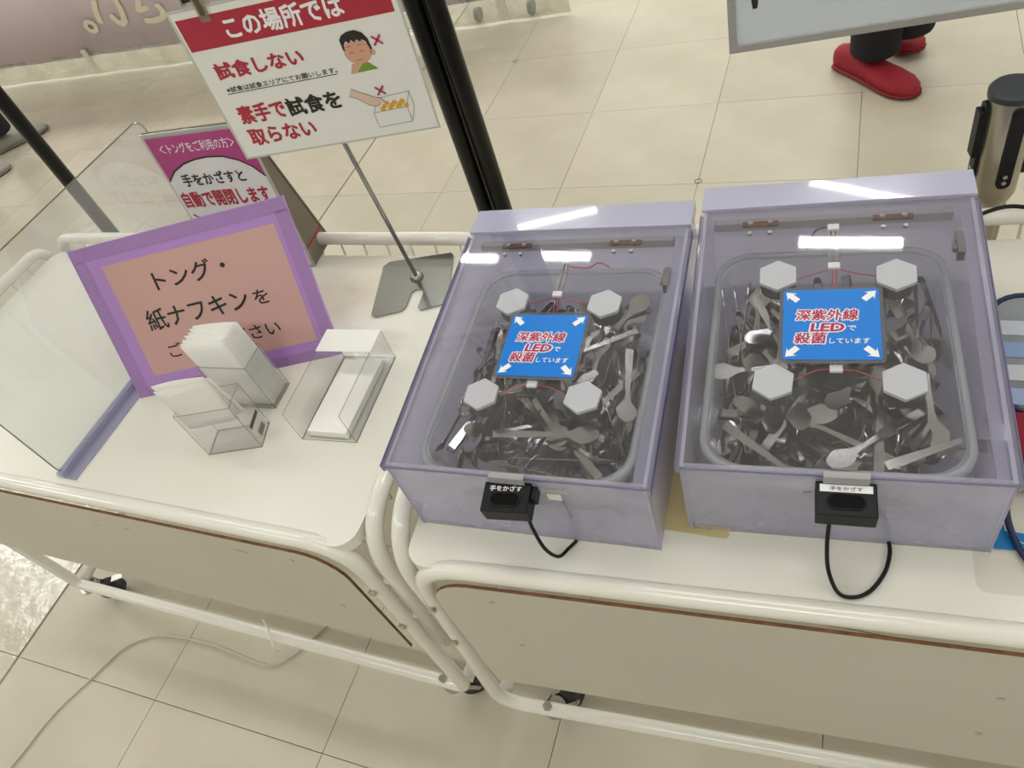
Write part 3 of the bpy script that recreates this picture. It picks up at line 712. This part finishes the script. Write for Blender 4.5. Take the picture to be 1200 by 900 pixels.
rb = bmesh.new(); va = [rb.verts.new(up(*p_)) for p_ in ((W_-.0025, .004, .038), (W_-.0025, .072, .038), (W_-.0025, .072, .043), (W_-.0025, .004, .043))]
rb.faces.new(va); obj('red_stripe', rb, M_red, t)

# ------------------------------------------------------------------ sign stand with clip
t = empty('sign_stand', 'chrome sign stand on notched steel plate beside the left lavender case', 'stand', (.628, -1.112, TOP))
def pl(x, y): return (x-.628, y+1.112)
poly = [pl(.553, -1.072), pl(.671, -1.046), pl(.678, -1.052), pl(.712, -1.165), pl(.706, -1.176), pl(.668, -1.192), pl(.661, -1.186), pl(.657, -1.150), pl(.650, -1.142), pl(.640, -1.142), pl(.633, -1.150), pl(.637, -1.186), pl(.632, -1.196), pl(.587, -1.213), pl(.577, -1.207), pl(.545, -1.084)]
smooth_by_angle(obj('base_plate', P(poly, .0004, .0034), M_chrome, t))
cb = bmesh.new(); tube(cb, [(0, 0, .0034), (0, 0, .006), (0, 0, .0105), (0, 0, .0115)], [.0125, .0125, .009, .006], 18); obj('collar', cb, M_chrome, t, True)
RF = frame(.5032, -1.1954, .9491, .2224, .0027, -.0354)
rt = RF @ Vector((.1285, .2215, -.010)) - Vector((.628, -1.112, TOP))
obj('rod', T([(0, 0, .008), rt], .0037, 12), M_chrome, t, True)
ra = RF @ Vector((.0229, .2195, -.008)) - Vector((.628, -1.112, TOP)); rb_ = RF @ Vector((.275, .2195, -.008)) - Vector((.628, -1.112, TOP))
dr = (rb_-ra).normalized()
obj('crossbar', T([ra, rb_], .0028, 12), M_chrome, t, True)
obj('end_stop', T([ra-dr*.002, ra+dr*.001], .0058, 12), M_chrome, t)
obj('end_stop', T([rb_-dr*.001, rb_+dr*.002], .0058, 12), M_chrome, t)
for cx in (.0468, .24):
    cl = bmesh.new(); CM = Matrix.Translation((-.628, 1.112, -TOP)) @ RF
    box(cl, cx-.0075, cx+.0075, .194, .226, .0012, .0032, bev=.0008); box(cl, cx-.0075, cx+.0075, .194, .226, -.014, -.0022, bev=.0008)
    o = obj('clip', cl, clear('clip_plastic', (.85, .84, .8), .3, (.5, .48, .42), .05), t, False, CM)
    obj('clip_spring', B(cx-.0035, cx+.0035, .203, .230, .0034, .0044), mat('brass_dark', (.12, .10, .05), .4, metal=.6), o)
# red and white card
t = empty('notice_card', 'white notice with red header clipped to the chrome stand', 'sign', mw=RF)
obj('laminated_sheet', B(-.004, .300, -.003, .213, -.0010, 0), clear('laminate_edge', (.85, .86, .84), .8, (.66, .68, .64), .1), t)
flat('paper', [(0, 0), (.297, 0), (.297, .210), (0, .210)], .0003, M_paper, t)
flat('red_header', [(.003, .1600), (.2905, .1600), (.2905, .2015), (.003, .2015)], .0006, M_red, t)
text('lettering', 'この場所では', (.0640, .2280, .1660, .1950), .0009, M_wprint, t, .03)
text('lettering', '試食しない', (.0205, .1500, .1175, .1410), .0009, M_red, t, .034)
text('lettering', '※試食は試食エリアにてお願いします。', (.0225, .1880, .0990, .1070), .0009, M_blk, t, .015)
flat('underline', [(.0216, .0968), (.1862, .0968), (.1862, .0978), (.0216, .0978)], .0009, M_blk, t)
text('lettering', '素手で', (.0200, .0925, .0505, .0785), .0009, M_red, t, .034)
text('lettering', '試食を', (.0950, .1760, .0500, .0775), .0009, M_blk, t, .034)
text('lettering', '取らない', (.0190, .1230, .0160, .0425), .0009, M_red, t, .034)
M_skin = mat('printed_skin', (.66, .36, .25), .6); M_green = mat('printed_green', (.18, .30, .03), .6); M_food = mat('printed_orange', (.72, .36, .02), .6)
def cross(cx, cy, r, wd=.0026):
    flat('cross_mark', stroke([(cx-r, cy+r*.95), (cx+r, cy-r*.95)], wd), .0018, M_pink, t); flat('cross_mark', stroke([(cx-r*.95, cy-r), (cx+r*.95, cy+r)], wd), .0018, M_pink, t)
# small printed drawings: eating boy, hand reaching into a box
flat('drawn_face', ell(.2245, .1205, .0185, .0165), .0006, M_skin, t)
flat('drawn_ear', ell(.2440, .1165, .0038, .0042), .0006, M_skin, t)
flat('drawn_shirt', [(.2135, .0938), (.2245, .1040), (.2330, .1050), (.2440, .0945)], .0008, M_green, t)
flat('drawn_hand', [(.2045, .0935), (.2145, .0940), (.2215, .1030), (.2250, .1075), (.2215, .1095), (.2165, .1070), (.2105, .1060)], .0010, M_skin, t)
flat('drawn_hair', [(.2065, .1250), (.2062, .1390), (.2110, .1445), (.2200, .1478), (.2300, .1482), (.2390, .1435), (.2440, .1350), (.2452, .1210), (.2425, .1205), (.2400, .1320), (.2355, .1350), (.2330, .1325), (.2290, .1365), (.2250, .1330), (.2215, .1370), (.2180, .1330), (.2140, .1365), (.2100, .1320), (.2085, .1240)], .0009, M_blk, t)
for ex_ in (.2160, .2305): flat('drawn_eye', stroke([(ex_+.0028*math.cos(math.radians(a)), .1185+.0028*math.sin(math.radians(a))) for a in (20, 50, 90, 130, 160)], .0006), .0010, M_blk, t); flat('drawn_brow', stroke([(ex_-.003, .1285), (ex_, .1297), (ex_+.003, .1285)], .0006), .0010, M_blk, t)
flat('drawn_mouth', stroke([(.2185, .1108), (.2235, .1095), (.2280, .1118)], .0005), .0012, M_blk, t)
cross(.2556, .1307, .0062); cross(.2353, .0650, .0060)
flat('drawn_arm', [(.1954, .0735), (.2238, .0571), (.2320, .0545), (.2380, .0440), (.2365, .0425), (.2300, .0500), (.2290, .0470), (.2240, .0440), (.2180, .0450), (.2110, .0490), (.2000, .0590), (.1892, .0643)], .0010, mat('printed_pale_skin', (.70, .52, .40), .6), t)
for s_ in ([(.1954, .0735), (.2238, .0571), (.2320, .0545), (.2380, .0440)], [(.1892, .0643), (.2000, .0590), (.2110, .0490), (.2180, .0450), (.2240, .0440), (.2290, .0470)]): flat('drawn_line', stroke(s_, .0006), .0012, M_blk, t)
for k in range(10): flat('drawn_food', ell(.2290+.0038*k, .0385+.0035*(k % 3), .0036, .0032, 12), .0008+.00002*k, M_food, t)
for s_ in ([(.2143, .0350), (.2636, .0362), (.2641, .0140), (.2147, .0127), (.2143, .0350)], [(.2636, .0362), (.2729, .0574), (.2300, .0550)], [(.2729, .0574), (.2740, .0360), (.2641, .0140)], [(.2143, .0350), (.2215, .0470)]):
    for a_, b_ in zip(s_, s_[1:]): flat('drawn_line', stroke([a_, b_], .0005), .0009, M_blk, t)

# ------------------------------------------------------------------ acrylic screen with rail
t = empty('acrylic_screen', 'large upright clear acrylic screen in a rail at the left cart edge', 'screen', (.163, -1.600, TOP), math.radians(-1.0))
mz = Matrix(((0, 0, 1, -.0015), (1, 0, 0, 0), (0, 1, 0, 0), (0, 0, 0, 1)))
sp = rrect(0, .540, .004, .322, .02)
obj('clear_sheet', P(sp, 0, .003), M_screen, t, False, mz)
obj('polished_edge', T([(0, a, b) for a, b in sp], .0012, 5, True), M_acre, t)
for q in ((-.014, -.0022, .0, .006), (.0022, .030, .0, .003), (-.006, -.0022, .006, .014), (.0022, .006, .003, .014)):
    obj('base_rail', B(q[0], q[1], -.004, .545, q[2]+.0004, q[3], bev=.0008), M_rail, t)

# ------------------------------------------------------------------ poles, banner, whiteboard, post
for x, lb in ((.466, 'left one of the two black poles standing close together behind the carts'), (.514, 'right one of the two black poles standing close together behind the carts'), (-.965, 'single black pole seen through the clear acrylic screen')):
    t = empty('partition_pole', lb, 'pole', (x, -.53, 0))
    obj('tube', T([(0, 0, .012), (0, 0, 1.95)], .0225, 20), M_blackp, t, True)
    smooth_by_angle(obj('foot', T([(0, 0, 0), (0, 0, .010), (0, 0, .014)], [.024, .024, .0226], 24), M_blackp, t))
    obj('collar', T([(0, 0, 1.20), (0, 0, 1.24)], .0238, 20), M_blackp, t, True)
t = empty('fabric_banner', 'pale pink banner with reversed yellow lettering at the far left', 'banner', (-4.3, 1.26, 0))
M_ban = mat('pale_pink_fabric', (.72, .60, .63), .7, noise=.5, nscale=1.2, dark=(.92, .97, 1.05), bump=.05, bscale=4)
M_film = clear('crumpled_film', (.92, .92, .88), .24, (.46, .46, .40), .35, wear=.5)
def wavy(x0, x1, z0, z1, n, amp, th=.004, seed=1):
    bm = bmesh.new(); R_ = []
    for s in (0, 1):
        R_.append([[bm.verts.new((x0+(x1-x0)*i/n, s*th+amp*math.sin(i*.9+seed)*math.sin(i*.37), z)) for i in range(n+1)] for z in (z0, z1)])
        for i in range(n):
            a = R_[s]; q = (a[0][i], a[0][i+1], a[1][i+1], a[1][i]); bm.faces.new(q if s == 0 else q[::-1])
    for i in range(n): bm.faces.new((R_[0][1][i], R_[0][1][i+1], R_[1][1][i+1], R_[1][1][i])); bm.faces.new((R_[0][0][i+1], R_[0][0][i], R_[1][0][i], R_[1][0][i+1]))
    return bm
obj('cloth', wavy(0, 4.45, .115, 1.0, 60, .006), M_ban, t, True)
obj('film_skirt', wavy(0, 4.45, .010, .135, 80, .007, .002, 3), M_film, t, True)
for x in (1.5, 4.14):
    fb = bmesh.new(); box(fb, x-.02, x+.02, -.02, -.010, .02, .16); obj('support_leg', fb, mat('pale_plastic_leg', (.66, .62, .52), .5), t)
text('lettering', 'さい。', (1.62, 2.26, .235, .44), 0, mat('pale_yellow_print', (.70, .63, .46), .7), t, .03, Matrix(((1, 0, 0, 0), (0, 0, 1, -.0075), (0, 1, 0, 0), (0, 0, 0, 1))), mirror=True)
for x in (3.98, 4.25): smooth_by_angle(obj('foot_wheel', T([(x-.012, .06, .031), (x+.012, .06, .031)], .03, 16), mat('grey_wheel', (.16, .17, .18), .5), t))
# whiteboard
FW = frame(1.129, -.743, .800, math.radians(6.8), 0)
t = empty('whiteboard_sign', 'grey framed white board on a stand at the top right', 'board', mw=FW)
bw, bh = .92, .25; fr = .0125
obj('panel', B(fr, bw-fr, fr, bh-fr, -.006, .002), mat('board_white', (.66, .71, .76), .3), t)
M_fr = mat('brushed_aluminium', (.42, .41, .40), .4, metal=.3)
for q in ((0, bw, 0, fr), (0, bw, bh-fr, bh), (0, fr, fr, bh-fr), (bw-fr, bw, fr, bh-fr)): obj('frame_bar', B(*q, -.010, .006, bev=.001), M_fr, t)
flat('printed_stroke', [(.038, .066), (.045, .0665), (.047, .082), (.036, .081)], .0026, M_blk, t)
for x in (.84,):
    ps = bmesh.new(); tube(ps, [(x, .25, -.022), (x, -.79, -.022)], .012, 12); obj('post', ps, M_fr, t, True)
fb = bmesh.new(); box(fb, .66, 1.02, -.80, -.785, -.035, -.010); box(fb, .825, .855, -.80, -.785, -.20, .16); obj('stand_foot', fb, M_fr, t)
# belt barrier post
t = empty('barrier_post', 'stainless belt barrier post with black top at the right edge', 'barrier post', (1.517, -.908, 0))
M_brushed = mat('brushed_stainless', (.50, .46, .38), .28, metal=.95, noise=.4, nscale=14, dark=(.7, .7, .7))
fp = bmesh.new(); n = 48; rg = []
for z in (.012, .632):
    rg.append([fp.verts.new(((.0225+.0016*math.cos(12*2*PI*k/n))*math.cos(2*PI*k/n), (.0225+.0016*math.cos(12*2*PI*k/n))*math.sin(2*PI*k/n), z)) for k in range(n)])
for k in range(n): fp.faces.new((rg[0][k], rg[0][(k+1) % n], rg[1][(k+1) % n], rg[1][k]))
obj('pole', fp, M_brushed, t, True)
obj('base_disc', T([(0, 0, 0), (0, 0, .008), (0, 0, .014)], [.16, .16, .03], 40), M_brushed, t)
smooth_by_angle(obj('head', T([(0, 0, .622), (0, 0, .630), (0, 0, .640), (0, 0, .792)], [.0235, .027, .0305, .0305], 32), M_brushed, t))
smooth_by_angle(obj('cap', T([(0, 0, .792), (0, 0, .800), (0, 0, .8035), (0, 0, .8030)], [.032, .032, .029, .001], 32), mat('cap_plastic', (.03, .034, .04), .45), t))
for k, a in enumerate((math.radians(192), math.radians(282), math.radians(12), math.radians(102))):
    rm = Matrix.Rotation(a, 4, 'Z')
    sl = obj('belt_slot', P(rrect(-.009, .009, -.062, .062, .008), 0, .006), M_black, t, False, rm @ Matrix(((0, 0, 1, .0285), (1, 0, 0, 0), (0, 1, 0, .725), (0, 0, 0, 1))))
    for zz in (-.052, -.042): obj('screw', T([(0, zz, .006), (0, zz, .0072)], .0030, 10), M_zinc, sl)
    if k == 0: obj('belt_tab', B(-.010, .010, -.02, .05, .006, .012, bev=.001), M_black, sl)

# ------------------------------------------------------------------ people walking beyond (only the legs come into view)
def shoe(parent, heel, toe, m, msole, z0=0.0):
    hx, hy = heel; dx, dy = toe[0]-hx, toe[1]-hy; L = math.hypot(dx, dy); a = math.atan2(dy, dx)
    prof = [(0, .012, .02, .05), (.02, .028, .004, .075), (.12, .033, .003, .085), (.30, .034, .004, .078), (.48, .038, .004, .066), (.66, .046, .004, .056), (.82, .046, .004, .048), (.93, .034, .006, .038), (1.0, .012, .012, .024)]
    def loft(pr, zt=None):
        bm = bmesh.new(); rings = []; n = 14
        for s, hw, z1, z2 in pr:
            if zt is not None: z2 = zt
            cz, hz = (z1+z2)/2, (z2-z1)/2; hw *= 1.12
            rings.append([bm.verts.new((s*L, hw*math.copysign(abs(math.cos(2*PI*k/n))**.75, math.cos(2*PI*k/n)), cz+hz*math.copysign(abs(math.sin(2*PI*k/n))**.8, math.sin(2*PI*k/n)))) for k in range(n)])
        for p_, q_ in zip(rings, rings[1:]):
            for k in range(n): bm.faces.new((p_[k], p_[(k+1) % n], q_[(k+1) % n], q_[k]))
        bm.faces.new(rings[0][::-1]); bm.faces.new(rings[-1]); return bm
    mw = TR(hx, hy, z0, a)
    s = obj('shoe', loft(prof), m, parent, True, mw)
    so = obj('sole', loft([(q[0]*1.02-.01, q[1]+.003, max(q[2]-.004, .0005), 0) for q in prof], .018), msole, s, True)
def legs(name, label, hips, feet, m, hem=.075):
    """trousers as one continuous skinned surface: pelvis, two hips, knees, hems"""
    t = empty(name, label, 'person', (hips[0], hips[1], 0))
    me = bpy.data.meshes.new('trousers'); P0 = Vector((0, 0, .92)); verts = [P0, P0+Vector((0, 0, .10))]; edges = [(0, 1)]; rad = [.13, .135]
    for (hx_, hy_), (kx, ky), (fx, fy), hz in feet:
        i = len(verts); o2 = Vector((-hips[0], -hips[1], 0))
        verts += [Vector((hx_, hy_, .86))+o2, Vector((kx, ky, .50))+o2, Vector((fx, fy, .28+hz*.5))+o2, Vector((fx, fy, hem+.03+hz))+o2, Vector((fx, fy, hem+hz))+o2]
        edges += [(0, i), (i, i+1), (i+1, i+2), (i+2, i+3), (i+3, i+4)]; rad += [.11, .088, .082, .080, .082]
    me.from_pydata([tuple(v_) for v_ in verts], edges, []); me.update()
    o = bpy.data.objects.new('trousers', me); C.objects.link(o); o.parent = t
    md = o.modifiers.new('skin', 'SKIN')
    for i, r in enumerate(rad): me.skin_vertices[0].data[i].radius = (r, r)
    me.skin_vertices[0].data[0].use_root = True
    o.modifiers.new('subdivide', 'SUBSURF').levels = 2; o.modifiers['subdivide'].render_levels = 2
    bpy.context.view_layer.update()
    m2 = bpy.data.meshes.new_from_object(o.evaluated_get(bpy.context.evaluated_depsgraph_get()))
    o.modifiers.clear(); o.data = m2; m2.materials.clear(); m2.materials.append(m)
    for p_ in m2.polygons: p_.use_smooth = True
    return t
M_trs = mat('black_cotton', (.008, .008, .011), .9, bump=.2, bscale=30)
M_redsh = mat('red_suede', (.30, .008, .018), .75, bump=.1, bscale=80)
t = legs('person', 'person in black trousers and red shoes walking beyond the carts', (1.44, .66),
         [((1.36, .62), (1.40, .56), (1.378, .548), 0), ((1.52, .68), (1.50, .64), (1.470, .610), .03)], M_trs, .07)
sh = bpy.data.objects.new('feet', None)
bpy.data.objects.remove(sh)
def rel(p_, c): return (p_[0]-c[0], p_[1]-c[1])
c0 = (1.44, .66)
shoe(t, rel((1.272, .630), c0), rel((1.503, .392), c0), M_redsh, mat('dark_red_sole', (.20, .008, .014), .7))
shoe(t, rel((1.335, .83), c0), rel((1.515, .64), c0), M_redsh, MATS['dark_red_sole'], .01)
M_nav = mat('dark_navy_cotton', (.010, .010, .016), .9)
c1 = (-2.93, .30)
t = legs('person', 'person in dark trousers and grey sneakers at the far left', c1,
         [((-2.95, .40), (-2.88, .46), (-2.83, .500), 0), ((-2.92, .20), (-2.90, .18), (-2.845, .13), .0)], M_nav, .09)
M_sn = mat('grey_canvas', (.36, .35, .31), .8); M_sol = mat('grey_rubber_sole', (.20, .18, .15), .8)
shoe(t, rel((-2.93, .46), c1), rel((-2.735, .70), c1), M_sn, M_sol)
shoe(t, rel((-2.90, .06), c1), rel((-2.665, .33), c1), M_sn, M_sol)

# ------------------------------------------------------------------ small things on the right cart
o = obj('yellow_sheet', P(rrect(0, .10, 0, .30, .006), .0003, .0010), clear('yellow_laminate', (.95, .9, .6), .85, (.88, .78, .44), .2)); o.matrix_world = TR(1.123, -1.537, TOP, -.01)
tag(o, 'yellow laminated sheet lying under and between the two lavender cases', 'sheet')
o = obj('clear_mat', P(rrect(0, .20, 0, .40, .010), .0003, .0014), clear('clear_mat_film', (.985, .985, .985), .03, (.8, .8, .78), .1)); o.matrix_world = TR(1.470, -1.556, TOP, .05)
tag(o, 'clear plastic mat under the right corner of the right case', 'mat')
t = empty('blue_label', 'blue printed label under the clear edge right of the right case', 'label', (1.478, -1.505, TOP+.0016), .05)
flat('blue_sheet', [(0, 0), (.09, 0), (.09, .018), (.022, .022), (.020, .050), (0, .050)], .0002, mat('cyan_blue_print', (.0, .17, .45), .4), t)
text('lettering', 'で', (.010, .019, .025, .038), .0005, M_wprint, t, .01); text('lettering', 'ト', (.032, .038, .006, .013), .0005, M_wprint, t, .01)
o = obj('power_cable', T(spline([(1.448, -1.086, .70), (1.462, -1.070, .700), (1.490, -1.030, .690), (1.530, -1.015, .690), (1.58, -1.035, .685), (1.62, -1.08, .66), (1.66, -1.10, .637), (1.72, -1.08, .637)]), .0028, 8), M_black, None, True)
tag(o, 'black power cable leaving the back of the right case', 'cable')
# folded striped cloth with a navy cord, red cloth in front of it
t = empty('striped_pouch', 'pale blue striped translucent pouch with navy cord edge at the right margin', 'pouch', (1.496, -1.345, TOP))
pg = rrect(0, .20, 0, .190, .04, 6)
obj('pouch_body', P(pg, .004, .030), clear('pouch_film', (.85, .88, .92), .72, (.50, .53, .58), .12, wear=.3), t)
for k, cc in enumerate(((.30, .38, .56), (.52, .54, .58), (.24, .33, .55), (.50, .53, .60))):
    obj('stripe', B(.010, .190, .012+.036*k, .036+.036*k, .0305, .0312), mat('stripe_%s' % ('dark' if k % 2 == 0 else 'light') + str(k), cc, .6), t)
obj('cord_edge', T([(a, b, .030) for a, b in pg], .0035, 8, True), mat('navy_cord', (.008, .016, .06), .4), t, True)
o = obj('red_cloth', P(rrect(0, .14, 0, .080, .015), .0005, .040), mat('dark_red_cloth', (.22, .006, .012), .8, bump=.4, bscale=30)); o.matrix_world = TR(1.502, -1.432, TOP, .06)
tag(o, 'dark red cloth beside the right lavender case', 'cloth')
o = obj('navy_cable', T(spline([(1.530, -1.40, .675), (1.503, -1.435, .668), (1.498, -1.465, .650), (1.506, -1.495, .638), (1.522, -1.525, .637), (1.56, -1.56, .637)]), .0034, 8), MATS['navy_cord'], None, True)
tag(o, 'dark navy cable lying over the blue label', 'cable')
